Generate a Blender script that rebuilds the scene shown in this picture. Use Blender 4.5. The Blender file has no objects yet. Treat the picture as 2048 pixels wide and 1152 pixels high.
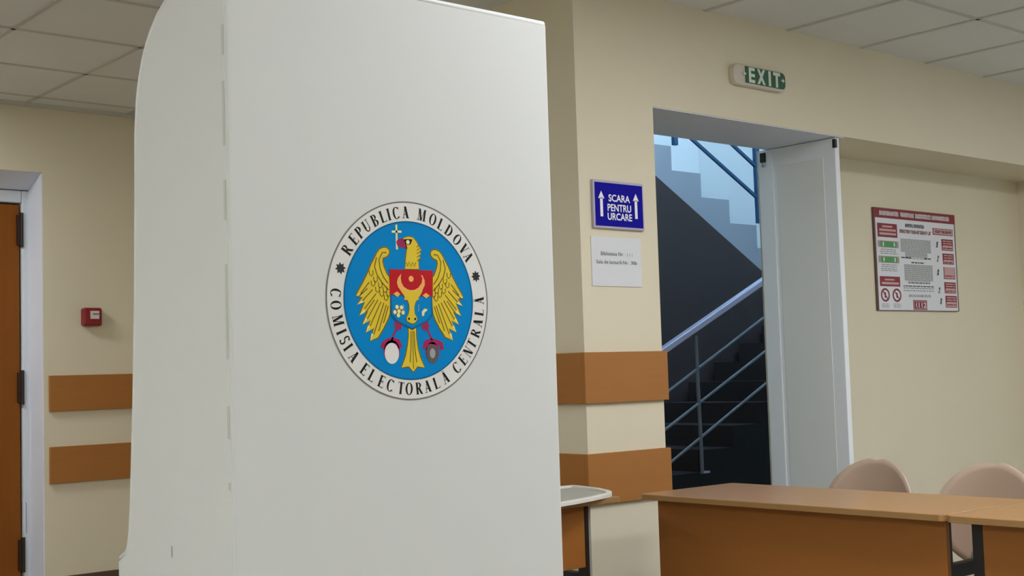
import bpy, bmesh, math, random
from mathutils import Vector, Matrix
C = bpy.context.scene.collection
SC = bpy.context.scene
FL = 1.2                                   # eye height above the floor

# ------------------------------------------------------------------ camera
FPX = 2598.6
YAW, PIT, ROL = (math.radians(a) for a in (40.4977, 3.7813, -1.76427))
fwd = Vector((math.sin(YAW)*math.cos(PIT), math.cos(YAW)*math.cos(PIT), math.sin(PIT)))
rt = Vector((math.cos(YAW), -math.sin(YAW), 0))
up = rt.cross(fwd)
r2 = math.cos(ROL)*rt + math.sin(ROL)*up
u2 = -math.sin(ROL)*rt + math.cos(ROL)*up
cd = bpy.data.cameras.new('camera'); cam = bpy.data.objects.new('camera', cd); C.objects.link(cam)
cd.sensor_width = 36; cd.lens = FPX/2048*36; cd.clip_start = .05
m = Matrix.Identity(4)
for i in range(3):
    m[i][0] = r2[i]; m[i][1] = u2[i]; m[i][2] = -fwd[i]
m[2][3] = FL
cam.matrix_world = m
SC.camera = cam

# ------------------------------------------------------------------ world, exposure
w = bpy.data.worlds.new('world'); SC.world = w; w.use_nodes = True
bg = w.node_tree.nodes['Background']; bg.inputs[0].default_value = (.55, .72, 1, 1); bg.inputs[1].default_value = .6
vs = SC.view_settings
vs.view_transform = 'Standard'; vs.look = 'None'; vs.gamma = 1; vs.use_curve_mapping = False
vs.exposure = 0.0
SC.cycles.use_denoising = True

LAMP = 40.0            # ceiling panel radiance
LAMP_COL = (.97, .985, 1.0)
STAIR_E = 115          # daylight of the stairwell window, W
# ------------------------------------------------------------------ materials
def mat(name, col, rough=.6, metal=0, emit=None, es=0, noise=0, nscale=8, stretch=None, coat=0, bump=0, spec=.5):
    mt = bpy.data.materials.new(name); mt.use_nodes = True
    nt = mt.node_tree; b = nt.nodes['Principled BSDF']
    b.inputs['Base Color'].default_value = (*col, 1); b.inputs['Roughness'].default_value = rough
    b.inputs['Metallic'].default_value = metal; b.inputs['Coat Weight'].default_value = coat
    b.inputs['Specular IOR Level'].default_value = spec
    if emit: b.inputs['Emission Color'].default_value = (*emit, 1); b.inputs['Emission Strength'].default_value = es
    if noise or bump:
        tc = nt.nodes.new('ShaderNodeTexCoord'); mp = nt.nodes.new('ShaderNodeMapping')
        nt.links.new(tc.outputs['Object'], mp.inputs[0])
        if stretch: mp.inputs['Scale'].default_value = stretch
        nz = nt.nodes.new('ShaderNodeTexNoise'); nz.inputs['Scale'].default_value = nscale; nz.inputs['Detail'].default_value = 5
        nt.links.new(mp.outputs[0], nz.inputs['Vector'])
        if noise:
            mx = nt.nodes.new('ShaderNodeMix'); mx.data_type = 'RGBA'
            mx.inputs[6].default_value = (*[c*(1-noise) for c in col], 1); mx.inputs[7].default_value = (*[min(1, c*(1+noise)) for c in col], 1)
            nt.links.new(nz.outputs[0], mx.inputs[0]); nt.links.new(mx.outputs[2], b.inputs['Base Color'])
        if bump:
            bp = nt.nodes.new('ShaderNodeBump'); bp.inputs['Strength'].default_value = bump; bp.inputs['Distance'].default_value = .002
            nt.links.new(nz.outputs[0], bp.inputs['Height']); nt.links.new(bp.outputs[0], b.inputs['Normal'])
    return mt
M = {}
M['cream'] = mat('cream_plaster', (.71, .65, .50), .65, noise=.03, nscale=2.2, bump=.05)
M['white_wall'] = mat('white_reveal_paint', (.76, .81, .90), .55, noise=.02, nscale=3)
M['stair_wall'] = mat('stairwell_paint', (.90, .93, .93), .7, noise=.03, nscale=2)
M['stair_shade'] = mat('under_stair_shade', (.060, .047, .047), .65, noise=.08, nscale=1.5, spec=.2)  # dark colour stands for the shade below the upper flight
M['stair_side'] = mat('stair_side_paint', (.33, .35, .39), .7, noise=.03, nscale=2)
M['riser'] = mat('dark_stair_riser', (.046, .041, .041), .7, noise=.1, nscale=6, spec=.1)
M['granite'] = mat('black_granite', (.008, .009, .010), .5, noise=.4, nscale=40)
M['ceil'] = mat('ceiling_tile', (.73, .755, .745), .9, noise=.04, nscale=3, bump=.1)
M['grid'] = mat('ceiling_grid_metal', (.55, .55, .50), .6)
M['floor'] = mat('floor_tile', (.26, .23, .20), .4, noise=.08, nscale=5)
M['rail'] = mat('beech_laminate_rail', (.37, .152, .034), .5, spec=.3, noise=.08, nscale=4, stretch=(1, 1, 9))
M['desk'] = mat('beech_laminate_desk', (.345, .178, .062), .3, noise=.07, nscale=4, stretch=(8, 1, 8))
M['deskpanel'] = mat('beech_laminate_panel', (.31, .118, .024), .45, spec=.3, noise=.07, nscale=3, stretch=(1, 1, 7))
M['edge'] = mat('beech_edge_band', (.30, .17, .06), .4)
M['door'] = mat('brown_wood_door', (.23, .070, .006), .5, spec=.2, noise=.18, nscale=5, stretch=(5, 5, .6))
M['base'] = mat('dark_baseboard', (.09, .05, .03), .5)
M['pvc'] = mat('white_pvc_door', (.80, .84, .88), .4)
M['pvc_in'] = mat('pvc_door_inset', (.76, .78, .77), .45)
M['frame'] = mat('white_door_frame', (.66, .70, .75), .45)
M['black'] = mat('black_steel', (.012, .010, .010), .45)
M['leg_lit'] = mat('grey_lit_leg_face', (.33, .31, .28), .45)  # lighter grey paints the lit face of a black steel leg
M['hinge'] = mat('dark_bronze_hinge', (.035, .022, .015), .4, metal=.5)
M['booth'] = mat('white_booth_plastic', (.645, .66, .66), .45, noise=.012, nscale=3)
M['slot'] = mat('grey_hinge_groove', (.55, .55, .53), .6)
M['scuff'] = mat('grey_scuff', (.35, .36, .34), .8)
M['e_white'] = mat('emblem_white', (.72, .715, .71), .6, spec=.15)
M['e_ring'] = mat('emblem_ring_grey', (.17, .16, .15), .6, spec=.15)
M['e_text'] = mat('emblem_black', (.012, .012, .012), .6, spec=.15)
M['e_star'] = mat('emblem_star_grey', (.03, .03, .03), .6, spec=.15)
M['e_blue'] = mat('emblem_blue', (.003, .225, .57), .6, spec=.05)
M['e_dblue'] = mat('emblem_dark_blue', (.004, .11, .24), .6, spec=.15)
M['e_yel'] = mat('emblem_yellow', (.72, .53, .035), .6, spec=.15)
M['e_oli'] = mat('emblem_olive', (.17, .125, .012), .6, spec=.15)
M['e_pale'] = mat('emblem_pale_yellow', (.80, .74, .35), .6, spec=.15)
M['e_red'] = mat('emblem_red', (.47, .008, .015), .6, spec=.15)
M['e_crim'] = mat('emblem_crimson', (.33, .02, .10), .6, spec=.15)
M['e_org'] = mat('emblem_orange', (.86, .40, .12), .6, spec=.15)
M['e_grey'] = mat('emblem_grey', (.10, .10, .10), .6, spec=.15)
M['e_lgrey'] = mat('emblem_light_grey', (.33, .34, .34), .6, spec=.15)
M['blue_sign'] = mat('blue_sign_plate', (.009, .007, .30), .6, spec=.05)
M['sign_frame'] = mat('sign_frame_lilac', (.42, .39, .50), .35)
M['sign_text'] = mat('white_lettering', (.85, .85, .88), .5)
M['paper'] = mat('white_paper', (.68, .70, .74), .7)
M['ink'] = mat('grey_ink', (.13, .13, .14), .7)
M['lamp_body'] = mat('translucent_lamp_body', (.60, .55, .47), .25, coat=.5)
M['exit_green'] = mat('exit_green', (.012, .10, .045), .2, coat=.8)
M['exit_text'] = mat('exit_letters', (.62, .72, .64), .25, coat=.5)
M['alarm'] = mat('red_alarm_plastic', (.22, .004, .008), .35)
M['alarm_plate'] = mat('alarm_white_plate', (.70, .60, .58), .4)
M['p_paper'] = mat('poster_paper', (.72, .74, .80), .4)
M['p_dark'] = mat('poster_frame_dark', (.13, .07, .055), .5)
M['p_red'] = mat('poster_red', (.24, .018, .03), .4)
M['p_pink'] = mat('poster_pink', (.58, .36, .38), .4)
M['p_green'] = mat('poster_green', (.07, .30, .10), .4)
M['p_grey'] = mat('poster_text_grey', (.31, .32, .33), .5)
M['p_wash'] = mat('poster_text_tint', (.50, .52, .54), .5)
M['p_black'] = mat('poster_black', (.03, .03, .03), .5)
M['chair'] = mat('beige_chair_shell', (.48, .36, .28), .33, noise=.03, nscale=4)
M['chrome'] = mat('grey_chair_tube', (.45, .45, .46), .3, metal=.9)
M['steel'] = mat('brushed_stair_rail', (.62, .58, .74), .35, metal=.3)
M['steel_thin'] = mat('stair_rail_bar', (.20, .22, .25), .4, metal=.3)
M['blue_rail'] = mat('blue_painted_rail', (.012, .075, .17), .5)
M['plate'] = mat('white_tray_plastic', (.74, .73, .68), .4)
M['plate_in'] = mat('grey_tray_inside', (.42, .43, .39), .5)
M['daylight'] = mat('window_daylight', (.1, .1, .1), .2, emit=(.72, .90, 1.0), es=1.6)
M['lamp_frame'] = mat('lamp_frame_white', (.8, .8, .8), .5)

# ------------------------------------------------------------------ mesh helpers
class MB:
    def __init__(s): s.v = []; s.f = []; s.mi = []; s.mats = []
    def mid(s, m):
        if m not in s.mats: s.mats.append(m)
        return s.mats.index(m)
    def add(s, vs, fs, m):
        o = len(s.v); s.v += [tuple(v) for v in vs]; k = s.mid(m)
        for f in fs: s.f.append([o+i for i in f]); s.mi.append(k)
    def box(s, x0, x1, y0, y1, z0, z1, m):
        V = [(x, y, z) for z in (z0, z1) for y in (y0, y1) for x in (x0, x1)]
        s.add(V, [(0, 2, 3, 1), (4, 5, 7, 6), (0, 1, 5, 4), (2, 6, 7, 3), (0, 4, 6, 2), (1, 3, 7, 5)], m)
    def prism(s, pts, ax, a, b, m, ms=None):
        """pts 2D polygon; extruded along axis ax ('x','y','z') from a to b"""
        def P(p, t):
            return (t, p[0], p[1]) if ax == 'x' else (p[0], t, p[1]) if ax == 'y' else (p[0], p[1], t)
        n = len(pts)
        s.add([P(p, a) for p in pts]+[P(p, b) for p in pts],
              [list(range(n)), list(range(2*n-1, n-1, -1))], m)
        s.add([P(p, a) for p in pts]+[P(p, b) for p in pts], [(i, i+n, (i+1) % n+n, (i+1) % n) for i in range(n)], ms or m)
        s.weld = True
    def tube(s, pts, r, m, n=10):
        pts = [Vector(p) for p in pts]; V = []; F = []
        up0 = None
        for i, p in enumerate(pts):
            a = pts[max(i-1, 0)]; b = pts[min(i+1, len(pts)-1)]; d = (b-a).normalized()
            if up0 is None: up0 = d.orthogonal().normalized()
            up0 = (up0-d*up0.dot(d)).normalized(); q = d.cross(up0)
            for k in range(n):
                t = 2*math.pi*k/n; V.append(p+r*(math.cos(t)*up0+math.sin(t)*q))
        for i in range(len(pts)-1):
            for k in range(n): F.append((i*n+k, i*n+(k+1) % n, (i+1)*n+(k+1) % n, (i+1)*n+k))
        F += [list(range(n))[::-1], list(range((len(pts)-1)*n, len(pts)*n))]
        s.add(V, F, m)
    def bar(s, a, b, w, h, m, side=None):
        """rectangular bar from a to b; w across 'side' direction, h across the other"""
        a = Vector(a); b = Vector(b); d = (b-a).normalized()
        sd = Vector(side) if side else Vector((0, 1, 0)); sd = (sd-d*sd.dot(d)).normalized(); q = d.cross(sd)
        V = [p+sx*sd*w/2+sy*q*h/2 for p in (a, b) for sx, sy in ((-1, -1), (1, -1), (1, 1), (-1, 1))]
        s.add(V, [(3, 2, 1, 0), (4, 5, 6, 7)]+[(i, (i+1) % 4, (i+1) % 4+4, i+4) for i in range(4)], m)
    def obj(s, name, parent=None, bevel=0, smooth=False, seg=2):
        me = bpy.data.meshes.new(name); me.from_pydata(s.v, [], s.f)
        for k in s.mats: me.materials.append(M[k])
        for p, k in zip(me.polygons, s.mi): p.material_index = k
        bm = bmesh.new(); bm.from_mesh(me)
        if getattr(s, 'weld', False): bmesh.ops.remove_doubles(bm, verts=bm.verts, dist=1e-5)
        bmesh.ops.recalc_face_normals(bm, faces=bm.faces); bm.to_mesh(me); bm.free()
        if smooth:
            for p in me.polygons: p.use_smooth = True
        o = bpy.data.objects.new(name, me); C.objects.link(o)
        if parent:
            o.parent = parent; o.matrix_parent_inverse = Matrix.Translation(parent.location).inverted()
        if bevel:
            md = o.modifiers.new('bevel', 'BEVEL'); md.width = bevel; md.segments = seg; md.limit_method = 'ANGLE'; md.angle_limit = math.radians(40)
            for p in me.polygons: p.use_smooth = True
            md.harden_normals = True
        return o
def tag(o, label, cat, group=None, kind=None):
    o['label'] = label; o['category'] = cat
    if group: o['group'] = group
    if kind: o['kind'] = kind
    return o
def thing(name, label, cat, loc=(0, 0, 0), group=None):
    o = bpy.data.objects.new(name, None); C.objects.link(o); o.location = loc; o.empty_display_size = .1
    return tag(o, label, cat, group)
def struct(mb, name, parent=None, label=None, cat=None, **k):
    o = mb.obj(name, parent, **k)
    if not parent:
        o['kind'] = 'structure'
        if label: o['label'] = label; o['category'] = cat
    return o
def B(name, args, m, parent=None, **k):
    b = MB(); b.box(*args, m); return b.obj(name, parent, **k)
def text_into(mb, txt, m, place, size_w=None, size_h=None, bold=0):
    """flat sans lettering as a mesh; place(u,v) maps text units (0..w,0..h scaled) to a 3D point"""
    cu = bpy.data.curves.new('lettering', 'FONT'); cu.body = txt; cu.fill_mode = 'FRONT'; cu.resolution_u = 3; cu.offset = bold
    ob = bpy.data.objects.new('lettering', cu); C.objects.link(ob)
    dg = bpy.context.evaluated_depsgraph_get(); dg.update()
    me = bpy.data.meshes.new_from_object(ob.evaluated_get(dg))
    xs = [v.co.x for v in me.vertices]; ys = [v.co.y for v in me.vertices]
    x0, x1, y0, y1 = min(xs), max(xs), min(ys), max(ys)
    V = [place((v.co.x-x0)/(x1-x0)*size_w, (v.co.y-y0)/(y1-y0)*size_h) for v in me.vertices]
    mb.add(V, [list(p.vertices) for p in me.polygons], m)
    bpy.data.objects.remove(ob); bpy.data.meshes.remove(me); bpy.data.curves.remove(cu)

# ------------------------------------------------------------------ room shell
YW = 3.66; YL = 7.0; ZC = FL+1.55; YR = 4.05; ZH = FL+1.09; PX0, PX1 = 3.485, 3.923; LX = 5.235
NX0, NX1, NZ = 1.55, 2.632, FL+1.175
b = MB(); b.box(-3.2, 9, -3.2, 8, -.12, 0, 'floor'); struct(b, 'floor')
b = MB(); b.box(-3.1, 8.7, -3.1, YR+.1, ZC, ZC+.1, 'ceil'); b.box(-3.1, PX1, YR+.1, 7.3, ZC, ZC+.1, 'ceil')
ceil = struct(b, 'ceiling')
b = MB()
x = 1.966-.577*8
while x < 8.6:
    y1 = YL if x < PX0 else YW
    b.box(x-.010, x+.010, -3, y1, ZC-.005, ZC+.001, 'grid'); x += .577
y = 3.033-.63*9
while y < 6.95:
    if abs(y-YW) > .02: b.box(-3, PX0 if y > YW-.05 else 8.6, y-.010, y+.010, ZC-.005, ZC+.001, 'grid')
    y += .63
b.box(-3, PX0, YL-.025, YL, ZC-.02, ZC+.001, 'grid')
b.obj('ceiling_grid', ceil)
b = MB()                                           # far left wall, with the door niche
b.box(-3.1, NX0, YL, YL+.3, 0, ZC+.05, 'cream'); b.box(NX0, NX1, YL, YL+.3, NZ, ZC+.05, 'cream'); b.box(NX1, PX0+.05, YL, YL+.3, 0, ZC+.05, 'cream')
b.box(NX0-.1, NX1+.1, YL+.3, YL+.34, 0, ZC, 'cream')
struct(b, 'wall_left')
b = MB()                                           # white plastered reveal round the door
b.add([(NX0, YL, NZ), (NX1, YL, NZ), (NX1, YL+.2, FL+1.102), (NX0, YL+.2, FL+1.102)], [(0, 1, 2, 3)], 'white_wall')
b.prism([(YL+.001, NZ-.001), (YL+.2, FL+1.102), (YL+.2, NZ-.001)], 'x', NX0+.001, NX1-.001, 'white_wall')
b.box(NX1-.006, NX1, YL+.001, YL+.2, 0, NZ-.004, 'white_wall'); b.box(NX0, NX0+.006, YL+.001, YL+.2, 0, NZ-.004, 'white_wall')
struct(b, 'trim_1')
# wooden door at the left
DY = YL+.2
b = MB(); b.box(NX0+.044, 2.583, DY+.015, DY+.06, 0.005, FL+1.02, 'door')
d1 = struct(b, 'door_1', label='brown wooden door in a white frame at the left edge', cat='door', bevel=.003)
b = MB(); b.box(2.592, NX1, DY, DY+.08, 0, FL+1.10, 'frame'); b.box(NX0, NX0+.036, DY, DY+.08, 0, FL+1.10, 'frame'); b.box(NX0+.036, 2.592, DY, DY+.08, FL+1.03, FL+1.10, 'frame')
b.obj('door_frame', d1, bevel=.008)
for z0, z1 in ((.795, .962), (-.074, .091), (-.983, -.819)):
    b = MB(); b.box(2.566, 2.592, DY-.006, DY+.014, FL+z0, FL+z1, 'hinge'); b.tube([(2.588, DY-.006, FL+z0-.012), (2.588, DY-.006, FL+z1+.012)], .010, 'hinge')
    b.obj('hinge', d1)
b = MB(); b.box(2.603, 2.609, DY-.002, DY+.001, FL-.785, FL-.62, 'sign_frame'); b.obj('strike_plate', d1)
b = MB(); b.tube([(1.68, DY+.015, 1.02), (1.68, DY-.04, 1.02), (1.80, DY-.045, 1.02)], .009, 'chrome'); b.box(1.66, 1.70, DY+.01, DY+.016, .93, 1.09, 'chrome'); b.obj('door_handle', d1)
b = MB(); b.box(NX1+.02, PX0, YL-.015, YL, 0, .185, 'base'); b.box(-3, NX0-.02, YL-.015, YL, 0, .185, 'base'); struct(b, 'baseboard_left')
# pillar with the header beam
b = MB()
b.box(PX0, PX1, YW, YL+.3, 0, ZC+.05, 'cream')
b.box(PX1, 8.7, YW, YR+.04, ZH, ZC+.05, 'cream')
struct(b, 'wall_front')
b = MB(); b.box(PX1+.001, LX+.03, YW+.004, YR+.039, ZH-.004, ZH+.002, 'white_wall'); struct(b, 'trim_2')
b = MB(); b.box(LX+.03, 7.6, YR, YR+.15, 0, ZH+.01, 'cream'); struct(b, 'wall_right')
b = MB(); b.box(7.6, 8.7, YW, YR+.15, 0, ZH+.01, 'cream'); struct(b, 'wall_pier')
b = MB(); b.box(-3.1, 8.7, -3.15, -3, 0, ZC, 'cream'); struct(b, 'wall_back')
b = MB(); b.box(-3.15, -3, -3, YL+.3, 0, ZC, 'cream'); struct(b, 'wall_west')
b = MB(); b.box(8.6, 8.75, -3, YW, 0, ZC, 'cream'); struct(b, 'wall_east')
# stairwell
b = MB()
b.box(PX1-.4, 8.75, 7.5, 7.65, 0, 5.6, 'stair_wall')
b.box(8.6, 8.75, YR+.15, 7.5, 0, 5.6, 'stair_wall')
b.box(PX1-.1, PX1, YL+.3, 7.5, 0, 5.6, 'stair_wall'); b.box(PX1-.1, PX1, YR+.15, 7.5, ZC+.05, 5.6, 'stair_wall')
b.box(PX1-.1, 8.75, YR, YR+.04, ZC+.05, 5.6, 'stair_wall')
b.box(PX1-.1, 8.75, YR, 7.65, 5.6, 5.7, 'stair_wall')
struct(b, 'wall_stairwell')

# ------------------------------------------------------------------ white double-door leaf, folded open in the doorway
b = MB()
y0, y1, lz = 3.675, 4.135, ZH-.006
b.box(5.20, LX, y0, y1, .01, lz, 'pvc')
d2 = struct(b, 'door_2', label='narrow white panelled door leaf standing open in the stair doorway', cat='door', bevel=.004)
b = MB(); b.box(5.197, 5.201, y0+.07, y1-.11, .12, lz-.09, 'pvc_in'); b.obj('inset_panel', d2, bevel=.002)
b = MB(); b.box(5.192, 5.206, 4.045, 4.135, .011, lz-.012, 'pvc'); b.obj('hinge_stile', d2, bevel=.004)
b = MB(); b.box(5.194, 5.212, y0-.006, y0+.012, lz-.050, lz-.008, 'black'); b.obj('flush_bolt', d2, bevel=.003)
b = MB(); b.box(5.180, 5.196, 4.085, 4.115, lz-.062, lz-.014, 'black'); b.box(5.184, 5.196, 4.088, 4.110, lz-.085, lz-.062, 'chrome'); b.obj('upper_hinge', d2, bevel=.003)

# ------------------------------------------------------------------ stairs
yu0, yu1 = 6.3, 7.45
prof = []
x, z = 7.548+.31*2, FL+1.2525-.1755*2
steps = [(x, z)]
pts = [(x, z)]
for k in range(11):
    pts += [(x, z)] if k == 0 else []
    xn = x-.31; pts.append((xn, z)); z += .1755; pts.append((xn, z)); x = xn
xe = x
sl = -.5676
ul = lambda X: FL+1.380+sl*(X-6.75)
pts = pts+[(xe, ul(xe)), (7.548+.31*2, ul(7.548+.31*2))]
b = MB(); b.prism(pts[1:], 'y', yu0, yu1, 'stair_side'); tag(b.obj('stair_flight'), 'pale blue upper stair flight with stepped side, rising to the left behind the doorway', 'stairs')
# lower flight
b = MB(); x, z = 4.99-.0, 0
P = [(4.99, 0.0)]
x = 4.986; z = 0.0
for k in range(11):
    z = FL+(-.505+.1355*(k-4)); P += [(x, z), (x+.283, z)]; x += .283
P += [(x, 0)]
b.prism(P, 'y', 5.4, 6.255, 'granite', 'riser'); tag(b.obj('stair_flight'), 'black lower stair flight rising to the right behind the steel handrail', 'stairs')
b = MB(); b.prism([(PX1, 0), (8.2, 0), (8.2, ul(8.2)), (PX1+.0, min(5.2, ul(PX1)))], 'y', 6.30, 6.36, 'stair_shade');  # added dark panel cut to the flight's underside, imitating the unlit space there
struct(b, 'shade_panel_under_stairs')
# lower railing
YR2 = 5.37
rl = thing('stair_railing', 'steel handrail with three thin bars rising to the right on the stairs', 'railing', (6.06, YR2, .5))
def seg(p, q, e0, e1):
    d = ((q[0]-p[0]), (q[1]-p[1])); return (p[0]-d[0]*e0, YR2, p[1]-d[1]*e0), (q[0]+d[0]*e1, YR2, q[1]+d[1]*e1)
a, c = seg((5.772, 1.316), (6.759, 1.762), .35, .6)
b = MB(); b.bar(a, c, .05, .038, 'steel'); b.obj('handrail', rl, bevel=.006)
for p, q in (((5.815, 1.074), (6.758, 1.526)), ((5.812, .864), (6.753, 1.305)), ((5.822, .654), (6.739, 1.094))):
    a, c = seg(p, q, .35, .6); b = MB(); b.tube([a, c], .0095, 'steel_thin', 8); b.obj('bar', rl)
b = MB(); b.tube([(6.062, YR2, 1.40), (6.075, YR2, .555)], .0125, 'steel_thin'); b.bar((6.075, YR2, .562), (6.13, YR2, .562), .03, .012, 'steel'); b.obj('post', rl)
b = MB(); b.tube([(5.47, YR2, 1.15), (5.48, YR2, .30)], .016, 'steel_thin'); b.obj('post', rl)
b = MB(); b.tube([(7.2, YR2, 1.93), (7.2, YR2, 1.0)], .016, 'steel_thin'); b.obj('post', rl)
# upper railing
YU = 6.28
ur = thing('stair_railing', 'dark blue railing sloping down to the right on the upper stair flight', 'railing', (7.86, YU, 2.3))
b = MB(); b.bar((6.95, YU, 3.9), (6.95, YU, 2.81), .03, .04, 'blue_rail'); b.obj('post', ur, bevel=.002)
b = MB(); b.bar((7.862, YU, 3.4), (7.868, YU, 2.29), .03, .05, 'blue_rail'); b.obj('post', ur, bevel=.002)
for p, q in (((7.10, 2.891), (7.832, 2.499)), ((7.575, 2.880), (7.836, 2.738)), ((6.95, 3.55), (7.84, 3.05))):
    s_ = (q[1]-p[1])/(q[0]-p[0]); b = MB(); b.bar((6.93, YU, p[1]+s_*(6.93-p[0])), (7.87, YU, q[1]+s_*(7.87-q[0])), .02, .022, 'blue_rail'); b.obj('bar', ur)

# ------------------------------------------------------------------ bumper rails on the walls
def rail(name, label, boards):
    x0, x1, y0, y1, z0, z1 = boards[0]
    t = thing(name, label, 'wall rail', (x0, y1, z0), 'wooden bumper rails on the walls')
    for bd in boards: B('board', bd, 'rail', t, bevel=.002)
z1a, z1b, z2a, z2b = FL-.127, FL+.067, FL-.515, FL-.318
rail('bumper_rail', 'upper wooden bumper rail on the far wall, beneath the red fire alarm', [(2.658, PX0-.03, YL-.02, YL, z1a, z1b)])
rail('bumper_rail', 'lower wooden bumper rail on the far wall, beside the brown door', [(2.658, PX0-.03, YL-.02, YL, z2a, z2b)])
for lab, za, zb in (('upper wooden bumper rail wrapped round the cream pillar', FL-.1245, FL+.0745), ('lower wooden bumper rail wrapped round the cream pillar, just above the desks', FL-.515, FL-.3185)):
    rail('bumper_rail', lab, [(PX0-.018, PX1+.013, YW-.018, YW, za, zb), (PX0-.018, PX0, YW, YL-.03, za, zb)])

# ------------------------------------------------------------------ fire alarm call point
t = thing('fire_alarm', 'small red fire alarm call point with white plate on the far wall', 'fire alarm', (2.89, YL, FL+.386))
B('body', (2.838, 2.944, YL-.05, YL, FL+.335, FL+.436), 'alarm', t, bevel=.012, seg=3)
b = MB(); b.box(2.875, 2.923, YL-.056, YL-.049, FL+.374, FL+.418, 'alarm_plate'); b.box(2.886, 2.921, YL-.0572, YL-.0559, FL+.397, FL+.404, 'ink'); b.obj('plate', t)

# ------------------------------------------------------------------ exit sign
t = thing('exit_sign', 'green and white EXIT sign mounted above the stair doorway', 'exit sign', (4.6, YW, FL+1.30))
def rrect(x0, x1, z0, z1, r, n=6):
    out = []
    for cx, cz, a0 in ((x1-r, z1-r, 0), (x0+r, z1-r, 90), (x0+r, z0+r, 180), (x1-r, z0+r, 270)):
        for k in range(n+1):
            a = math.radians(a0+90*k/n); out.append((cx+r*math.cos(a), cz+r*math.sin(a)))
    return out
EZ0, EZ1 = FL+1.243, FL+1.335
b = MB(); b.prism(rrect(4.417, 4.78, EZ0, EZ1, .03), 'y', YW-.032, YW, 'lamp_body'); b.obj('housing', t, bevel=.006)
b = MB(); RC = rrect(4.5, 4.774, EZ0+.010, EZ1-.007, .024); b.prism([(4.492, EZ0+.010), (4.492, EZ1-.007)]+RC[:7][::-1]+RC[-7:][::-1], 'y', YW-.0345, YW-.0321, 'exit_green'); b.obj('green_panel', t)
b = MB()
def EX(x0, z0): return lambda u, v: (x0+u, YW-.0355, z0+v)
zz = EZ0+.014; hh = .068
def ER_(x0, x1, z0_, z1_): b.add([(x, YW-.0355, z) for x, z in ((x0, z0_), (x1, z0_), (x1, z1_), (x0, z1_))], [(0, 1, 2, 3)], 'exit_text')
za, zb = zz, zz+hh
ER_(4.514, 4.530, za, zb)
for q0 in (za, (za+zb)/2-.007, zb-.014): ER_(4.530, 4.556, q0, q0+.014)
for p0, p1 in ((4.572, 4.612), (4.612, 4.572)):
    b.add([(x, YW-.0355-(.0003 if p0 > p1 else 0), z) for x, z in ((p0, za), (p0+.017, za), (p1+.017, zb), (p1, zb))], [(0, 1, 2, 3)], 'exit_text')
ER_(4.652, 4.669, za, zb)
ER_(4.686, 4.736, zb-.015, zb); ER_(4.703, 4.719, za, zb-.015)
for s_, xx in ((-1, 4.484), (1, 4.757)):
    zc = EZ0+.05
    b.add([(xx+s_*.012, YW-.0355, zc), (xx-s_*.002, YW-.0355, zc+.011), (xx-s_*.002, YW-.0355, zc-.011)], [(0, 1, 2)], 'exit_text')
    b.add([(xx-s_*.002, YW-.0355, zc+.004), (xx-s_*.012, YW-.0355, zc+.004), (xx-s_*.012, YW-.0355, zc-.004), (xx-s_*.002, YW-.0355, zc-.004)], [(0, 1, 2, 3)], 'exit_text')
b.obj('lettering', t)

# ------------------------------------------------------------------ blue sign + paper notice
t = thing('wall_sign', 'blue plate with white lettering SCARA PENTRU URCARE and two upward arrows', 'sign', (3.69, YW, FL+.56))
SX0, SX1, SZ0, SZ1 = 3.548, 3.834, FL+.563, FL+.756
B('frame', (SX0, SX1, YW-.014, YW, SZ0, SZ1), 'sign_frame', t, bevel=.003)
B('blue_plate', (SX0+.009, SX1-.009, YW-.0155, YW-.0138, SZ0+.010, SZ1-.010), 'blue_sign', t)
b = MB(); yy = YW-.0165
SG = lambda x0, z0: (lambda u, v: (x0+u, yy, z0+v))
for txt, zz, xa, xb in (('SCARA', FL+.672, 3.630, 3.751), ('PENTRU', FL+.633, 3.623, 3.756), ('URCARE', FL+.594+.004, 3.622, 3.760)):
    text_into(b, txt, 'sign_text', SG(xa, zz), xb-xa, .029, bold=.02)
for xc in (3.590, 3.785):
    b.add([(xc-.0075, yy, FL+.610), (xc+.0075, yy, FL+.610), (xc+.0075, yy, FL+.685), (xc-.0075, yy, FL+.685)], [(0, 1, 2, 3)], 'sign_text')
    b.add([(xc-.017, yy, FL+.682), (xc+.017, yy, FL+.682), (xc, yy, FL+.712)], [(0, 1, 2)], 'sign_text')
b.obj('lettering', t)
t = thing('paper_notice', 'white printed paper taped to the pillar under the blue sign', 'notice', (3.68, YW, FL+.43))
B('sheet', (3.538, 3.816, YW-.004, YW, FL+.335, FL+.532), 'paper', t)
b = MB(); yy = YW-.0052
text_into(b, 'Biblioteca Nr.', 'ink', SG(3.588, FL+.457), .128, .015, bold=.004); text_into(b, '111', 'p_grey', SG(3.735, FL+.456), .03, .013)
text_into(b, 'Sala de lectur\u0103 Nr.  30b', 'ink', SG(3.562, FL+.424), .228, .016, bold=.004)
b.obj('lettering', t)

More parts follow.
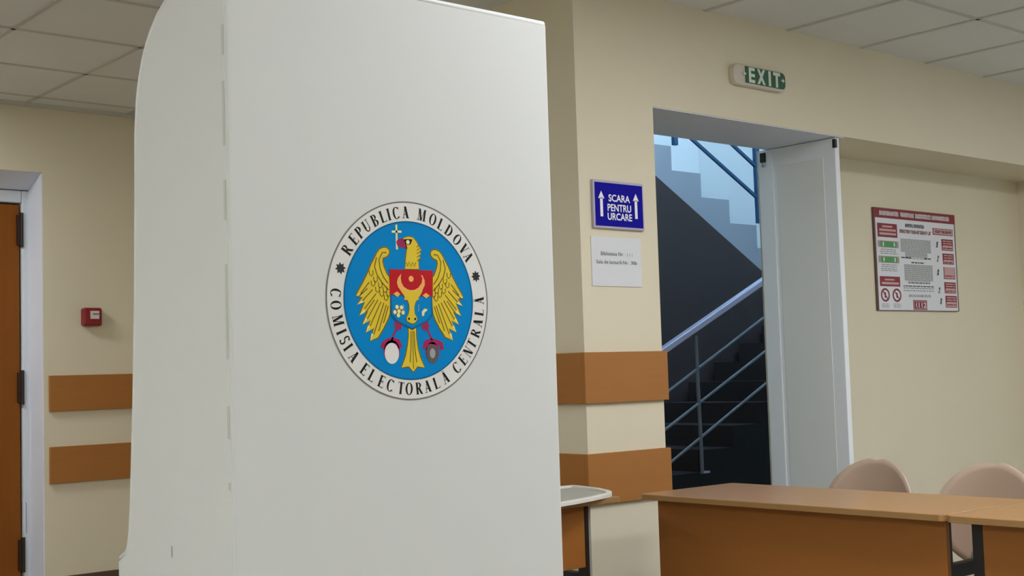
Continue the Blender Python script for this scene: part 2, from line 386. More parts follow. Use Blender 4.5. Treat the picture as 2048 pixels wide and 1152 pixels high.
# ------------------------------------------------------------------ safety poster on the recessed wall
t = thing('safety_poster', 'red and white fire safety instruction poster on the recessed wall', 'poster', (6.44, YR, FL+.56))
QX, QZ, QW, QH = 6.034, FL+.8413, .811, .5605
B('board', (QX, QX+QW, YR-.012, YR, QZ-QH, QZ), 'p_dark', t)
b = MB(); lay = [0]
def q(u0, u1, v0, v1, m, d=0): 
    y = YR-.0125-.0007*d
    b.add([(QX+u*QW, y, QZ-v*QH) for u, v in ((u0, v0), (u1, v0), (u1, v1), (u0, v1))], [(0, 1, 2, 3)], m)
random.seed(4)
def words(u0, u1, v, h, m, d, n=None, avg=.03):
    u = u0
    while u < u1-.004:
        L = min(avg*random.uniform(.5, 1.6), u1-u); q(u, u+L, v-h/2, v+h/2, m, d); u += L+.007
def letters(u0, u1, v0, v1, m, d, step=.0165):
    u = u0
    while u < u1-.004:
        k = random.random(); wd = step*.72
        q(u, u+wd*.33, v0, v1, m, d)
        if k < .7: q(u+wd*.6, u+wd, v0, v1, m, d)
        zz = random.choice((v0, (v0+v1)/2-.004, v1-.008)); q(u, u+wd, zz, zz+.008, m, d)
        u += step
q(.014, .986, .013, .995, 'p_paper')
q(.0, 1.0, .0, .098, 'p_red', 1)
for a_, c_ in ((.063, .291), (.312, .475), (.491, .678), (.695, .923)):
    q(a_, c_, .030, .071, 'p_pink', 2); letters(a_, c_, .026, .074, 'p_paper', 3)
q(.034, .266, .150, .285, 'p_red', 1); words(.09, .21, .180, .018, 'p_pink', 2, avg=.12); words(.055, .25, .215, .022, 'p_pink', 2, avg=.2); words(.055, .25, .252, .022, 'p_pink', 2, avg=.2)
letters(.365, .603, .135, .170, 'p_black', 1, .013); letters(.296, .682, .196, .232, 'p_red', 1, .013)
q(.705, .965, .155, .222, 'p_red', 1); q(.712, .958, .162, .215, 'p_pink', 2); letters(.73, .94, .174, .203, 'p_red', 3, .012)
for v0 in (.325, .475):
    q(.03, .275, v0-.006, v0+.062, 'p_pink', 1); q(.06, .25, v0, v0+.058, 'p_green', 2); 
    q(.035, .055, v0+.005, v0+.05, 'p_grey', 2); q(.255, .272, v0+.005, v0+.05, 'p_grey', 2); q(.085, .10, v0+.008, v0+.048, 'p_paper', 3); q(.215, .23, v0+.008, v0+.048, 'p_paper', 3)
for v in (.405, .425, .445, .555, .575, .595, .612): words(.05+random.uniform(0, .03), .265-random.uniform(0, .03), v, .009, 'p_grey', 1)
q(.034, .272, .668, .765, 'p_red', 1); words(.09, .21, .700, .016, 'p_pink', 2, avg=.12); words(.055, .255, .735, .022, 'p_pink', 2, avg=.2)
for u in (.09, .227):
    n = 24; y = YR-.0132
    ro, ri = .052, .037
    V = []
    for k in range(n):
        a_ = 2*math.pi*k/n
        for r_ in (ro, ri): V.append((QX+(u+r_*math.cos(a_))*QW, y, QZ-(.850+r_*1.28*math.sin(a_))*QH))
    b.add(V, [(2*k, 2*k+1, (2*k+3) % (2*n), (2*k+2) % (2*n)) for k in range(n)], 'p_red')
    b.add([(QX+(u+du)*QW, y-.0004, QZ-(.850+dv)*QH) for du, dv in ((-.032, -.038), (-.024, -.045), (.032, .038), (.024, .045))], [(0, 1, 2, 3)], 'p_red')
    q(u-.008, u+.008, .825, .875, 'p_black', 1)
    for v in (.937, .952, .967): words(u-.045, u+.045, v, .007, 'p_grey', 1)
for u0, u1, v0, v1 in ((.30, .672, .287, .42), (.35, .622, .42, .468), (.33, .68, .54, .70), (.36, .65, .70, .712)): q(u0, u1, v0, v1, 'p_wash', .5)
v = .293
while v < .485:
    sh = .0 if v < .42 else .05; words(.30+sh, .672-sh, v, .009, 'p_grey', 1); v += .0185
words(.30, .42, .474, .011, 'p_black', 1); words(.58, .672, .474, .011, 'p_black', 1); words(.42, .58, .520, .012, 'p_black', 1)
v = .545
while v < .71:
    words(.33, .68, v, .009, 'p_grey', 1); v += .0185
for v in (.722, .755, .775, .800, .845, .858): words(.37 if v in (.722, .845, .858) else .31, .64 if v in (.722, .845, .858) else .683, v, .010, 'p_black' if v in (.722, .755) else 'p_grey', 1)
q(.418, .588, .893, .990, 'p_red', 1); q(.425, .581, .901, .982, 'p_pink', 2); q(.430, .576, .907, .976, 'p_red', 3)
text_into(b, '112', 'p_paper', lambda u, v: (QX+.478*QW+u, YR-.0158, QZ-.968*QH+v), .095*QW, .052*QH, bold=.02)
text_into(b, '(', 'p_paper', lambda u, v: (QX+.444*QW+u, YR-.0158, QZ-.968*QH+v), .018*QW, .052*QH, bold=.02)
for (u0, v0, u1, v1), bands in (((.811, .261, .959, .377), ((.27, .325),)), ((.816, .408, .961, .518), ((.43, .455), (.48, .50))), ((.82, .547, .968, .67), ()), ((.82, .702, .969, .816), ((.72, .77),)), ((.826, .841, .974, .961), ((.85, .90), (.94, .96)))):
    q(u0, u1, v0, v1, 'p_red', 1); q(u0+.008, u1-.008, v0+.07*(bool(bands)), v1-.008, 'p_pink', 2)
    vv = v0+.02
    while vv < v1-.01:
        words(u0+.015, u1-.015, vv, .011, 'p_red' if vv > v0+.07 else 'p_pink', 3, avg=.06); vv += .024
for u, v in ((.752, .322), (.754, .466), (.747, .605), (.752, .788), (.766, .898)):
    q(u-.022, u+.022, v-.045, v+.045, 'p_paper', 1); q(u-.006, u+.007, v-.025, v+.030, 'p_grey' if v in (.466, .788) else 'p_black', 2); q(u-.003, u+.016, v-.032, v-.008, 'p_grey', 2); q(u-.016, u-.004, v+.01, v+.032, 'p_grey', 2)
b.obj('printed_sheet', t)

# ------------------------------------------------------------------ voting booth
YB = 1.9; XF = .5375*YB; XB = .9122*YB; ZT = FL+.3675*YB
S = lambda y, z: (y*YB, FL+z*YB)
YS = YB+.010
side = [(YS, ZT), S(1.088, .3665), S(1.1164, .3597), S(1.135, .350), S(1.1493, .3385), S(1.160, .327), S(1.1688, .3135), S(1.176, .297), S(1.1822, .2768), S(1.1865, .245), S(1.1883, .1796), S(1.192, .0826), S(1.198, -.0139), S(1.2063, -.1102), S(1.2105, -.142), S(1.2145, -.155), S(1.2191, -.1619), S(1.2344, -.169), (1.2372*YB, FL-.172*YB), (1.2385*YB, 0), (YS, 0)]
bo = thing('voting_booth', 'tall white plastic voting booth with a round blue state emblem', 'voting booth', ((XF+XB)/2, YB, 0))
TH = .010
b = MB(); b.prism([(XF, 0), (XB, 0), (XB, ZT), (XF, ZT)], 'y', YB, YB+TH, 'booth'); b.obj('front_panel', bo, bevel=.003)
b = MB(); b.prism(side, 'x', XF, XF+TH, 'booth'); sp = b.obj('side_panel', bo, bevel=.003)
b = MB(); b.prism(side, 'x', XB-TH, XB, 'booth'); b.obj('side_panel', bo, bevel=.003)
for xs in (XF+TH/2, XB-TH/2):
    b = MB(); b.tube([(xs, p[0], p[1]) for p in side[:18]], .0065, 'booth'); b.obj('edge_bead', bo, smooth=True)
b = MB(); b.tube([(XF+.004, YB+TH/2, ZT), (XB-.004, YB+TH/2, ZT)], .0065, 'booth'); b.obj('edge_bead', bo, smooth=True)
b = MB(); b.box(XF+TH, XB-TH, YB+TH, 1.19*YB, FL-.335, FL-.322, 'booth'); b.obj('shelf', bo, bevel=.002)
for z0, z1 in ((.312, .285), (.262, .205), (.175, .140), (.102, .02), (-.02, -.048), (-.085, -.092)):
    B('fold_groove', (XF-.0006, XF+.002, YB+.0115, YB+.0185, FL+z1*YB, FL+z0*YB), 'slot', sp)
b = MB(); b.prism([(YB*1.119+.0045*math.cos(a)*.6, FL-.1525*YB+.011*math.sin(a)) for a in [k*math.pi/6 for k in range(12)]], 'x', XF-.0005, XF+.001, 'scuff'); b.obj('scuff_mark', sp)

# emblem, flat printed disc on the front panel
EMB = {"wing":[[-0.257,0.226],[-0.29,0.261],[-0.321,0.324],[-0.337,0.383],[-0.329,0.418],[-0.285,0.433],[-0.255,0.461],[-0.252,0.494],[-0.279,0.517],[-0.317,0.519],[-0.362,0.501],[-0.396,0.463],[-0.43,0.407],[-0.47,0.343],[-0.499,0.283],[-0.533,0.223],[-0.578,0.15],[-0.623,0.086],[-0.656,0.035],[-0.581,0.021],[-0.644,-0.05],[-0.554,-0.021],[-0.619,-0.155],[-0.517,-0.11],[-0.588,-0.245],[-0.491,-0.201],[-0.551,-0.324],[-0.454,-0.28],[-0.502,-0.405],[-0.411,-0.37],[-0.339,-0.275],[-0.287,-0.189],[-0.261,-0.127],[-0.254,-0.036],[-0.254,0.05]],"head":[[-0.074,0.623],[-0.011,0.643],[0.046,0.636],[0.085,0.598],[0.117,0.548],[0.148,0.51],[0.124,0.503],[0.141,0.469],[0.118,0.462],[0.131,0.422],[0.107,0.412],[0.11,0.319],[-0.061,0.314],[-0.053,0.383],[-0.042,0.458],[-0.03,0.523],[-0.047,0.578]],"eye":[[-0.075,0.612],[-0.023,0.618],[0.039,0.617],[0.015,0.567],[-0.02,0.556],[-0.042,0.569],[-0.026,0.523],[-0.04,0.514],[-0.053,0.578]],"eyew":[[-0.019,0.587]],"beak":[[-0.074,0.623],[-0.142,0.611],[-0.162,0.583],[-0.15,0.546],[-0.116,0.533],[-0.04,0.518],[-0.037,0.541],[-0.056,0.587]],"cross":[[-0.155,0.757],[-0.155,0.507],[-0.213,0.684],[-0.094,0.689]],"red":[[-0.252,0.308],[0.284,0.308],[0.275,0.039],[-0.259,0.055]],"shield":[[-0.244,0.021],[-0.243,-0.141],[-0.175,-0.2],[0.012,-0.285],[0.194,-0.212],[0.267,-0.133],[0.275,0.034]],"horns":[[-0.113,0.266],[-0.154,0.224],[-0.17,0.177],[-0.157,0.132],[-0.119,0.086],[-0.081,0.05],[-0.082,0.002],[0.094,0.005],[0.096,0.053],[0.143,0.1],[0.176,0.157],[0.176,0.204],[0.151,0.252],[0.128,0.258],[0.147,0.226],[0.138,0.179],[0.098,0.132],[0.052,0.108],[0.0,0.101],[-0.045,0.111],[-0.089,0.137],[-0.114,0.178],[-0.121,0.224]],"star":[[0.007,0.216]],"dia":[[-0.215,0.062],[-0.169,0.087],[-0.129,0.06],[-0.168,0.03]],"diar":[[0.144,0.051],[0.189,0.078],[0.234,0.05],[0.187,0.022]],"face":[[-0.091,0.052],[-0.074,0.029],[-0.041,-0.005],[-0.026,-0.043],[-0.024,-0.092],[-0.037,-0.14],[-0.062,-0.174],[-0.057,-0.208],[-0.022,-0.227],[0.013,-0.234],[0.043,-0.225],[0.068,-0.196],[0.063,-0.166],[0.04,-0.139],[0.036,-0.072],[0.05,-0.023],[0.081,0.011],[0.112,0.056]],"nos":[[-0.033,-0.186],[0.044,-0.188]],"flower":[[-0.174,-0.069],[-0.12,-0.073],[-0.201,-0.12],[-0.102,-0.124],[-0.159,-0.152],[-0.151,-0.112]],"cres":[[0.201,-0.088],[0.162,-0.083],[0.131,-0.115],[0.133,-0.16],[0.157,-0.156],[0.165,-0.124],[0.2,-0.099]],"ros":[[-0.164,-0.251],[0.175,-0.256]],"rib":[[-0.177,-0.28],[-0.214,-0.332],[-0.245,-0.399],[0.192,-0.285],[0.226,-0.343],[0.255,-0.402]],"disk":[[-0.248,-0.518],[0.254,-0.531]],"arcl":[[-0.362,-0.479],[-0.338,-0.432],[-0.291,-0.406],[-0.227,-0.399],[-0.169,-0.414],[-0.139,-0.476]],"arcr":[[0.155,-0.489],[0.175,-0.426],[0.236,-0.412],[0.309,-0.422],[0.364,-0.442],[0.378,-0.501]],"tail":[[-0.036,-0.28],[0.011,-0.302],[0.053,-0.28],[0.056,-0.382],[0.071,-0.488],[0.098,-0.576],[0.149,-0.678],[0.062,-0.664],[0.01,-0.716],[-0.045,-0.662],[-0.133,-0.673],[-0.08,-0.563],[-0.049,-0.448],[-0.035,-0.352]],"tl":[[-0.007,-0.309],[-0.013,-0.487],[-0.029,-0.622],[0.029,-0.309],[0.035,-0.488],[0.054,-0.623]],"stars":[[-0.826,0.299],[0.85,0.263]],"top":[["R",147.0,0.886],["E",138.6,0.89],["P",132.2,0.896],["U",125.3,0.89],["B",117.8,0.899],["L",110.9,0.896],["I",105.9,0.898],["C",100.0,0.902],["A",92.4,0.891],["M",79.2,0.899],["O",69.9,0.888],["L",62.6,0.881],["D",54.9,0.888],["O",46.1,0.88],["V",37.8,0.892],["A",31.5,0.865]],"bot":[["C",176.0,0.882],["O",183.8,0.883],["M",193.3,0.889],["I",200.8,0.876],["S",206.4,0.881],["I",211.5,0.878],["A",218.7,0.901],["E",229.9,0.891],["L",236.8,0.904],["E",244.9,0.9],["C",252.0,0.899],["T",260.5,0.905],["O",267.0,0.907],["R",274.9,0.909],["A",282.0,0.926],["L",289.4,0.917],["Ă",297.6,0.925],["C",309.2,0.915],["E",316.7,0.897],["N",323.7,0.908],["T",330.1,0.902],["R",338.1,0.898],["A",345.4,0.914],["L",352.5,0.905],["Ă",0.6,0.904]]}
ER = .0945*YB; EX0 = .7268*YB; EZ = FL+.0727*YB
def ep(p, l): return (EX0+p[0]*ER, YB-.0004-.00018*l, EZ+p[1]*ER)
b = MB()
def poly(pts, m, l): b.add([ep(p, l) for p in pts], [list(range(len(pts)))], m)
def disc(c, r, m, l, ry=None, n=48): poly([(c[0]+r*math.cos(2*math.pi*k/n), c[1]+(ry or r)*math.sin(2*math.pi*k/n)) for k in range(n)], m, l)
def ring(c, ro, ri, m, l, n=96):
    V = []
    for k in range(n):
        a = 2*math.pi*k/n
        for r in (ro, ri): V.append(ep((c[0]+r*math.cos(a), c[1]+r*math.sin(a)), l))
    b.add(V, [(2*k, 2*k+1, (2*k+3) % (2*n), (2*k+2) % (2*n)) for k in range(n)], m)
def stroke(pts, wd, m, l, closed=False):
    pp = [Vector(p) for p in pts]; n = len(pp); V = []
    for i, p in enumerate(pp):
        a = pp[(i-1) % n] if (closed or i) else p; c = pp[(i+1) % n] if (closed or i < n-1) else p
        d = (c-a).normalized() if (c-a).length > 0 else Vector((1, 0)); nn = Vector((-d.y, d.x))*wd/2
        V += [ep(p+nn, l), ep(p-nn, l)]
    b.add(V, [(2*i, 2*i+1, (2*i+3) % (2*n), (2*i+2) % (2*n)) for i in range(n if closed else n-1)], m)
AX = .008
mir = lambda pts: [(2*AX-p[0], p[1]) for p in pts]
disc((0, 0), .993, 'e_white', 0, n=96); ring((0, 0), 1.000, .986, 'e_ring', 1)
disc((0, 0), .792, 'e_blue', 1, n=96); ring((0, 0), .800, .786, 'e_dblue', 2)
for sx, sy in EMB['stars']:
    P = []
    for k in range(16):
        a = math.pi*k/8+.1; r = .062 if k % 2 == 0 else .038; P.append((sx+r*math.cos(a), sy+r*math.sin(a)))
    poly(P, 'e_star', 1)
# wings
W = EMB['wing']
for f in (lambda p: p, mir):
    stroke(f(W), .028, 'e_oli', 2, True); poly(f(W), 'e_yel', 3)
    for L in ([(-.285, .47), (-.335, .47), (-.375, .40), (-.365, .31), (-.33, .23), (-.275, .165)], [(-.405, .42), (-.43, .33), (-.405, .25), (-.345, .17), (-.27, .10)]): stroke(f(L), .012, 'e_oli', 4)
    for cx, cy in ((-.47, .26), (-.42, .20), (-.365, .145), (-.31, .10), (-.27, .06), (-.45, .16), (-.40, .10), (-.35, .06), (-.30, .02)):
        stroke(f([(cx-.025, cy+.028), (cx-.022, cy-.012), (cx, cy-.028), (cx+.02, cy-.008), (cx+.018, cy+.03)]), .010, 'e_oli', 4)
    for a_, c_ in (((-.50, .17), (-.60, .06)), ((-.46, .10), (-.585, -.015)), ((-.42, .06), (-.56, -.09)), ((-.40, .0), (-.53, -.19)), ((-.365, -.02), (-.50, -.26)), ((-.33, -.03), (-.46, -.345)), ((-.30, -.05), (-.40, -.31)), ((-.275, -.06), (-.34, -.23)), ((-.52, .11), (-.635, .02)), ((-.44, .0), (-.55, -.13))):
        stroke(f([a_, c_]), .011, 'e_oli', 4)
    for k in range(18, 29, 2):                      # pale feather tips
        p = Vector(W[k]); d = (Vector((-.30, .12))-p).normalized(); n_ = Vector((-d.y, d.x))
        poly(f([tuple(p), tuple(p+d*.075+n_*.012), tuple(p+d*.075-n_*.012)]), 'e_pale', 4)
# tail
stroke(EMB['tail'], .024, 'e_oli', 2, True); poly(EMB['tail'], 'e_yel', 3)
stroke(EMB['tl'][:3], .010, 'e_oli', 4); stroke(EMB['tl'][3:], .010, 'e_oli', 4); stroke([(.013, -.31), (.012, -.69)], .008, 'e_oli', 4)
# head, beak, cross
stroke(EMB['head'], .018, 'e_oli', 2, True); poly(EMB['head'], 'e_yel', 3)
poly(EMB['eye'], 'e_text', 4); disc(EMB['eyew'][0], .022, 'e_pale', 5, n=16)
poly(EMB['beak'], 'e_crim', 4)
stroke([(-.045, .38), (-.03, .34), (-.012, .385), (.012, .34), (.035, .385), (.055, .34), (.075, .385)], .010, 'e_oli', 4)
for k in range(5): stroke([(.09, .40+k*.035), (.125, .425+k*.035)], .009, 'e_oli', 4)
c4 = EMB['cross']; stroke(c4[:2], .022, 'e_pale', 3); stroke(c4[2:], .022, 'e_pale', 3)
# shield
SHD = [(AX-.252, .04), (AX-.252, -.14), (AX-.19, -.205), (AX, -.285), (AX+.19, -.205), (AX+.252, -.14), (AX+.252, .04)]
poly(SHD, 'e_blue', 5); stroke(SHD, .014, 'e_dblue', 6)
poly(EMB['red'], 'e_red', 6)
stroke(EMB['face'], .014, 'e_oli', 6); stroke(EMB['horns'], .010, 'e_red', 7, True)
poly(EMB['horns'], 'e_org', 8); poly(EMB['face'], 'e_yel', 9)
poly([(-.125, .092), (-.045, .098), (.055, .098), (.145, .095), (.112, .050), (.090, .030), (-.072, .030), (-.091, .050)], 'e_yel', 10)
disc(EMB['star'][0], .031, 'e_org', 8, n=12)
poly(EMB['dia'], 'e_org', 8); poly(EMB['diar'], 'e_org', 8)
for p in EMB['nos']: disc(p, .013, 'e_text', 11, n=10)
disc(EMB['flower'][5], .045, 'e_oli', 6, n=16)
for k, p in enumerate(EMB['flower']): disc(p, .021, 'e_pale', 7, n=12)
poly(EMB['cres'], 'e_pale', 7)
for sx in (-.095, .075+.02): stroke([(sx, -.04), (sx*.95, -.11)], .008, 'e_lgrey', 6)
# tassels
for k, (rx, ry) in enumerate(EMB['ros']):
    P = []
    for j in range(16):
        a = math.pi*j/8; r = .058 if j % 2 == 0 else .040; P.append((rx+r*math.cos(a), ry+r*math.sin(a)))
    poly(P, 'e_crim', 4)
    rb = EMB['rib'][3*k:3*k+3]; stroke(rb, .022, 'e_crim', 3)
for k, (c, ar) in enumerate(zip(EMB['disk'], (EMB['arcl'], EMB['arcr']))):
    stroke(ar, .055, 'e_crim', 3); disc((c[0], c[1]+.005), .098 if k == 0 else .085, 'e_crim', 3, ry=.115 if k == 0 else .105, n=24)
    disc((c[0], c[1]-.012), .086 if k == 0 else .074, 'e_white' if k == 0 else 'e_grey', 4, ry=.104 if k == 0 else .095, n=32)
    if k: disc((c[0], c[1]-.005), .036, 'e_lgrey', 5, ry=.05, n=20)
# serif lettering round the ring
def R_(x0, x1, y0, y1): return [(x0, y0), (x1, y0), (x1, y1), (x0, y1)]
def SER(x, y, w=.20): return R_(x-w/2, x+w/2, (0 if y == 0 else .95), (.05 if y == 0 else 1))
def arc(cx, cy, rx, ry, th, tv, a0, a1, n=18):
    out = []
    for k in range(n):
        q0 = math.radians(a0+(a1-a0)*k/n); q1 = math.radians(a0+(a1-a0)*(k+1)/n)
        out.append([(cx+rx*math.cos(q0), cy+ry*math.sin(q0)), (cx+rx*math.cos(q1), cy+ry*math.sin(q1)), (cx+(rx-th)*math.cos(q1), cy+(ry-tv)*math.sin(q1)), (cx+(rx-th)*math.cos(q0), cy+(ry-tv)*math.sin(q0))])
    return out
def para(x0, y0, x1, y1, w): return [(x0-w/2, y0), (x0+w/2, y0), (x1+w/2, y1), (x1-w/2, y1)]
T = .235; t_ = .065
ST = lambda x: [R_(x-T/2, x+T/2, 0, 1), SER(x, 0, .34), SER(x, 1, .34)]
GL = {
 'I': (.34, ST(.17)),
 'L': (.66, ST(.18)+[R_(.2, .64, 0, .06), [(.58, 0), (.66, 0), (.66, .26)]]),
 'E': (.68, ST(.18)+[R_(.2, .64, 0, .06), R_(.2, .62, .94, 1), R_(.2, .48, .48, .54), [(.58, 0), (.66, 0), (.68, .26)], [(.57, 1), (.63, 1), (.64, .75)], R_(.45, .50, .38, .64)]),
 'P': (.68, ST(.18)+arc(.34, .74, .34, .27, .21, .06, -90, 90)+[R_(.2, .36, .945, 1), R_(.2, .36, .48, .535)]),
 'R': (.80, ST(.18)+arc(.34, .75, .32, .25, .20, .06, -90, 90)+[R_(.2, .36, .945, 1), R_(.2, .36, .50, .555), para(.70, 0, .38, .52, .25), R_(.58, .84, 0, .05)]),
 'B': (.72, ST(.18)+arc(.34, .76, .30, .24, .19, .06, -90, 90)+arc(.34, .27, .37, .27, .21, .06, -90, 90)+[R_(.2, .36, .945, 1), R_(.2, .36, .50, .555), R_(.2, .36, 0, .055)]),
 'D': (.82, ST(.18)+arc(.30, .5, .53, .5, .23, .06, -90, 90)+[R_(.2, .31, .945, 1), R_(.2, .31, 0, .055)]),
 'U': (.80, [R_(.08, .30, .32, 1), SER(.185, 1, .34), R_(.62, .69, .32, 1), SER(.655, 1, .26)]+arc(.395, .33, .295, .34, .13, .09, 180, 360)),
 'C': (.78, arc(.42, .5, .42, .52, .22, .06, 42, 318, 26)+[[(.68, .98), (.75, .98), (.75, .66)], [(.68, .02), (.75, .06), (.75, .30)]]),
 'O': (.86, arc(.43, .5, .43, .52, .22, .06, 0, 360, 32)),
 'S': (.58, arc(.29, .735, .27, .28, .16, .11, 25, 270, 18)+arc(.30, .265, .28, .28, .16, .11, -155, 90, 18)+[[(.46, .98), (.53, .98), (.53, .72)], [(.05, .02), (.11, .02), (.05, .30)]]),
 'A': (.84, [para(.13, 0, .40, 1, .065), para(.64, 0, .40, 1, .26), R_(.20, .58, .30, .355), R_(0, .26, 0, .05), R_(.50, .84, 0, .05)]),
 'V': (.84, [para(.42, 0, .18, 1, .26), para(.42, 0, .68, 1, .065), R_(0, .34, .95, 1), R_(.56, .82, .95, 1)]),
 'M': (1.06, [R_(.13, .19, 0, 1), R_(.75, .97, 0, 1), para(.50, 0, .22, 1, .23), para(.52, 0, .80, 1, .06), R_(.03, .30, 0, .05), R_(.70, 1.04, 0, .05), R_(.03, .26, .95, 1), R_(.78, 1.04, .95, 1)]),
 'N': (.86, [R_(.14, .20, 0, 1), R_(.68, .74, 0, 1), para(.64, 0, .22, 1, .24), R_(.04, .31, 0, .05), R_(.02, .24, .95, 1), R_(.58, .86, .95, 1)]),
 'T': (.74, ST(.37)+[R_(.04, .70, .94, 1), [(.03, 1), (.09, 1), (.02, .72)], [(.65, 1), (.71, 1), (.72, .72)]]),
}
GL['Ă'] = (.84, GL['A'][1]+arc(.40, 1.22, .17, .16, .05, .06, 200, 340, 10))
CAP = .120
def put(ch, ang, outward):
    w_, polys = GL[ch]; ra = math.radians(ang); er = Vector((math.cos(ra), math.sin(ra))); et = Vector((math.sin(ra), -math.cos(ra)))
    r0 = .888
    for P in polys:
        Q = []
        for x, y in P:
            dx = (x-w_/2)*CAP*.86; dy = (y-.5)*CAP
            Q.append(tuple(er*(r0+dy)+et*dx) if outward else tuple(er*(r0-dy)-et*dx))
        poly(Q, 'e_text', 1)
for ch, a, _ in EMB['top']: put(ch, a, True)
for ch, a, _ in EMB['bot']: put(ch, a, False)
b.obj('emblem', bo)

# ------------------------------------------------------------------ desks
def desk(label, x0, x1, y0, y1, front, panel_h, ends):
    """front: '-x' or '-y' side that carries the modesty panel"""
    zt = FL-.44
    t = thing('school_desk', label, 'desk', ((x0+x1)/2, (y0+y1)/2, 0), 'wooden school desks')
    b = MB(); b.prism(rrect(x0, x1, y0, y1, .018, 4), 'z', zt-.020, zt, 'desk'); top = b.obj('tabletop', t, bevel=.002)
    if front == '-x': B('edge_band', (x0-.0015, x0+.001, y0+.018, y1-.018, zt-.0185, zt-.0025), 'edge', top)
    else: B('edge_band', (x0+.018, x1-.018, y0-.0015, y0+.001, zt-.0185, zt-.0025), 'edge', top)
    if front == '-x':
        B('modesty_panel', (x0+.06, x0+.078, y0+.030, y1-(.032 if ends else .078), zt-panel_h, zt-.021), 'deskpanel', t, bevel=.002)
        for ye in (y0+.06, y1-.060 if ends else y1-.050):
            B('leg', (x0+.079, x0+.112, ye-.017, ye+.017, 0, zt-.02), 'black', t, bevel=.003)
            B('leg', (x1-.10, x1-.067, ye-.017, ye+.017, 0, zt-.02), 'black', t, bevel=.003)
            B('crossbar', (x0+.112, x1-.10, ye-.014, ye+.014, zt-.20, zt-.158), 'black', t, bevel=.003)
    else:
        B('modesty_panel', (x0+.05, x1-.140, y0+.045, y0+.063, zt-panel_h, zt-.021), 'deskpanel', t, bevel=.002)
        for xe in (x0+.07, x1-.117):
            b = MB(); b.box(xe-.022, xe-.004, y0+.045, y0+.085, 0, zt-.02, 'black'); b.box(xe-.004, xe+.016, y0+.055, y0+.085, 0, zt-.02, 'leg_lit'); b.obj('leg', t)  # grey half of each front leg is its lit face put into colour
            B('leg', (xe-.018, xe+.018, y1-.10, y1-.06, 0, zt-.02), 'black', t, bevel=.003)
            B('crossbar', (xe-.014, xe+.014, y0+.09, y1-.10, zt-.30, zt-.258), 'black', t, bevel=.003)
    return t
d_ = desk('long wooden desk with a solid front panel before the doorway, nearest the pillar', 3.358, 3.865, 2.066, 3.27, '-x', .56, True)
d_ = desk('wooden desk at the right edge of the picture, butted to the long desk', 3.352, 3.86, .86, 2.056, '-x', .56, False)
d_ = desk('wooden desk with black legs half hidden behind the voting booth, under a white tray', 2.06, 3.264, 3.265, 3.63, '-y', .235, False)

# white tray on the third desk
zt = FL-.4395
out = [(3.375, 3.60), (3.341, 3.451), (3.302, 3.367), (3.280, 3.330), (3.264, 3.312), (3.235, 3.285), (3.194, 3.263), (3.095, 3.228), (2.997, 3.200), (2.897, 3.178), (2.75, 3.15), (2.55, 3.13), (2.40, 3.16), (2.32, 3.24), (2.30, 3.40), (2.32, 3.56), (2.40, 3.63), (2.9, 3.64), (3.34, 3.64), (3.37, 3.63)]
cx = sum(p[0] for p in out)/len(out); cy = sum(p[1] for p in out)/len(out)
inn = []
n = len(out)
for i in range(n):
    p, a, c = (Vector(out[j % n]) for j in (i, i-1, i+1)); d = (c-a).normalized(); nn = Vector((-d.y, d.x))
    if (Vector((cx, cy))-p).dot(nn) < 0: nn = -nn
    inn.append(tuple(p+nn*.022))
tr = thing('plastic_tray', 'flat white plastic tray with a rounded corner lying on the desk by the pillar', 'tray', (2.9, 3.4, zt))
b = MB(); b.prism(out, 'z', zt, zt+.004, 'plate'); b.obj('base', tr)
b = MB()
V = []
for (a, c) in zip(out, inn): V += [(a[0], a[1], zt+.003), (a[0], a[1], zt+.014), (c[0], c[1], zt+.014), (c[0], c[1], zt+.003)]
b.add(V, [(4*i+k, 4*i+(k+1) % 4, 4*((i+1) % n)+(k+1) % 4, 4*((i+1) % n)+k) for i in range(n) for k in range(4)], 'plate')
b.obj('rim', tr, bevel=.003)
b = MB(); b.prism(inn, 'z', zt+.0035, zt+.006, 'plate_in'); b.obj('liner', tr)

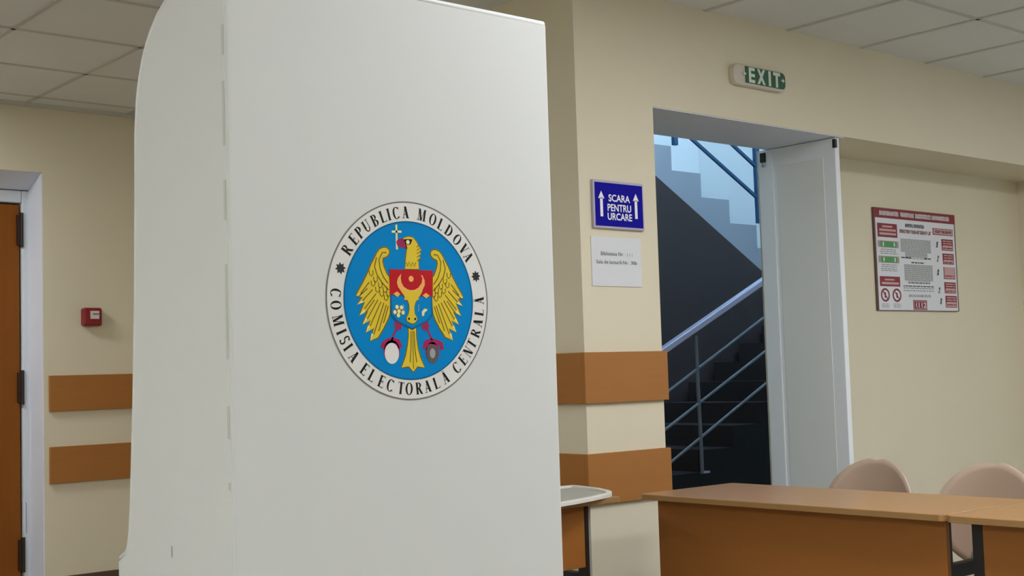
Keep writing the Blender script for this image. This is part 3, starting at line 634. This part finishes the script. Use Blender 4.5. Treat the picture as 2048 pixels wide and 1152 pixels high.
# ------------------------------------------------------------------ chairs
def chair(label, x, y, rot):
    t = thing('chair', label, 'chair', (x, y, 0), 'beige shell chairs behind the desks')
    t.rotation_euler = (0, 0, rot)
    def fin(b, name, **k):
        o = b.obj(name, None, **k); o.parent = t; return o
    # backrest: round shell, local x = backwards (+x away from sitter), curved towards the sitter at the sides
    R, zc = .197, FL-.363-.197
    V = []; F = []; nr, na = 8, 40
    def pt(r, a):
        yy = r*math.cos(a)*1.0; zz = r*math.sin(a)
        if a == math.pi/2: pass
        return (-2.0*yy*yy-.05*(zz)+.10*max(0, -zz)*0+.0, yy, zc+zz)
    for th in (0, .014):
        for i in range(nr+1):
            for k in range(na):
                a = 2*math.pi*k/na+math.pi/2; r = R*i/nr
                if i == nr:
                    if k == 0: r *= .955
                p = pt(r, a); V.append((p[0]+th, p[1], p[2]))
    N = (nr+1)*na
    for s_ in (0, N):
        for i in range(nr):
            for k in range(na): F.append((s_+i*na+k, s_+i*na+(k+1) % na, s_+(i+1)*na+(k+1) % na, s_+(i+1)*na+k))
    for k in range(na): F.append((nr*na+k, nr*na+(k+1) % na, N+nr*na+(k+1) % na, N+nr*na+k))
    b = MB(); b.add(V, F, 'chair'); o = fin(b, 'backrest', smooth=True)
    bm = bmesh.new(); bm.from_mesh(o.data); bmesh.ops.remove_doubles(bm, verts=bm.verts, dist=.0005); bmesh.ops.recalc_face_normals(bm, faces=bm.faces); bm.to_mesh(o.data); bm.free()
    # seat
    P = rrect(-.46, -.06, -.20, .20, .09); b = MB(); b.prism(P, 'z', .445, .462, 'chair'); fin(b, 'seat', bevel=.006)
    for s_ in (-1, 1):
        b = MB(); b.tube([(-.40, s_*.16, .444), (-.43, s_*.19, 0)], .011, 'chrome'); fin(b, 'leg')
        b = MB(); b.tube([(-.12, s_*.16, .444), (-.02, s_*.19, 0)], .011, 'chrome'); fin(b, 'leg')
    for s_ in (-1, 1):
        b = MB(); b.tube([(-.15, s_*.09, .434), (-.02, s_*.09, .46), (.024, s_*.09, .60), (.012, s_*.09, zc)], .010, 'chrome'); fin(b, 'back_frame')
    return t
chair('beige round-backed chair behind the desk, next to the white door leaf', 4.30, 2.915, math.radians(0))
chair('beige round-backed chair behind the desk at the right edge', 4.30, 2.435, math.radians(3))

# ------------------------------------------------------------------ ceiling light panels (outside the picture)
def lamp(x, y, k, label, col=LAMP_COL):
    t = thing('ceiling_light', label, 'ceiling light', (x, y, ZC), 'square ceiling light panels')
    key = 'diffuser_%.2f%s' % (k, '' if col == LAMP_COL else '_cool')
    if key not in M: M[key] = mat('lamp_'+key, (.9, .9, .9), .5, emit=col, es=LAMP*k)
    b = MB(); b.box(x-.295, x+.295, y-.295, y+.295, ZC-.03, ZC-.006, 'lamp_frame'); b.obj('frame', t)
    b = MB(); b.box(x-.27, x+.27, y-.27, y+.27, ZC-.034, ZC-.0295, key); b.obj('diffuser', t)
LL = 'square white ceiling light panel above the desks, outside the picture'
for x, y, k in ((-1.6, -.4, 1.35), (-2.4, -.4, 1.25), (2.6, -.4, .54), (4.4, -.4, 1.05), (2.6, 1.3, .95), (4.4, 1.3, .2), (6.4, 1.3, 1.15), (3.8, 2.2, .27), (-1.6, 1.3, .43), (-1.6, 3.4, .95)): lamp(x, y, k, LL, (.905, .985, 1.0) if x < 0 and y < 1 else LAMP_COL)
lamp(1.2, 6.3, .92, 'square white ceiling light panel near the brown door, outside the picture')
# daylight window in the right-hand wall, outside the picture
b = MB(); b.box(8.585, 8.60, -1.6, 1.9, .95, 2.35, 'daylight'); wn = struct(b, 'window_1')
b = MB()
for a_ in ((8.54, 8.60, -1.68, -1.58, .87, 2.43), (8.54, 8.60, 1.88, 1.98, .87, 2.43), (8.54, 8.60, -1.58, 1.88, .87, .96), (8.54, 8.60, -1.58, 1.88, 2.34, 2.43), (8.54, 8.60, .12, .18, .96, 2.34)): b.box(*a_, 'frame')
b.obj('window_frame', wn)
# stairwell window daylight, high at the far right of the stairwell
ld = bpy.data.lights.new('stair_window_light', 'AREA'); ld.energy = STAIR_E; ld.color = (.50, .74, 1.0); ld.shape = 'RECTANGLE'; ld.size = 3.2; ld.size_y = 1.5
lo = bpy.data.objects.new('stair_window_light', ld); C.objects.link(lo); lo.location = (6.3, 4.12, 4.5)
lo.rotation_euler = (math.radians(-90), 0, 0)   # facing +y into the stairwell
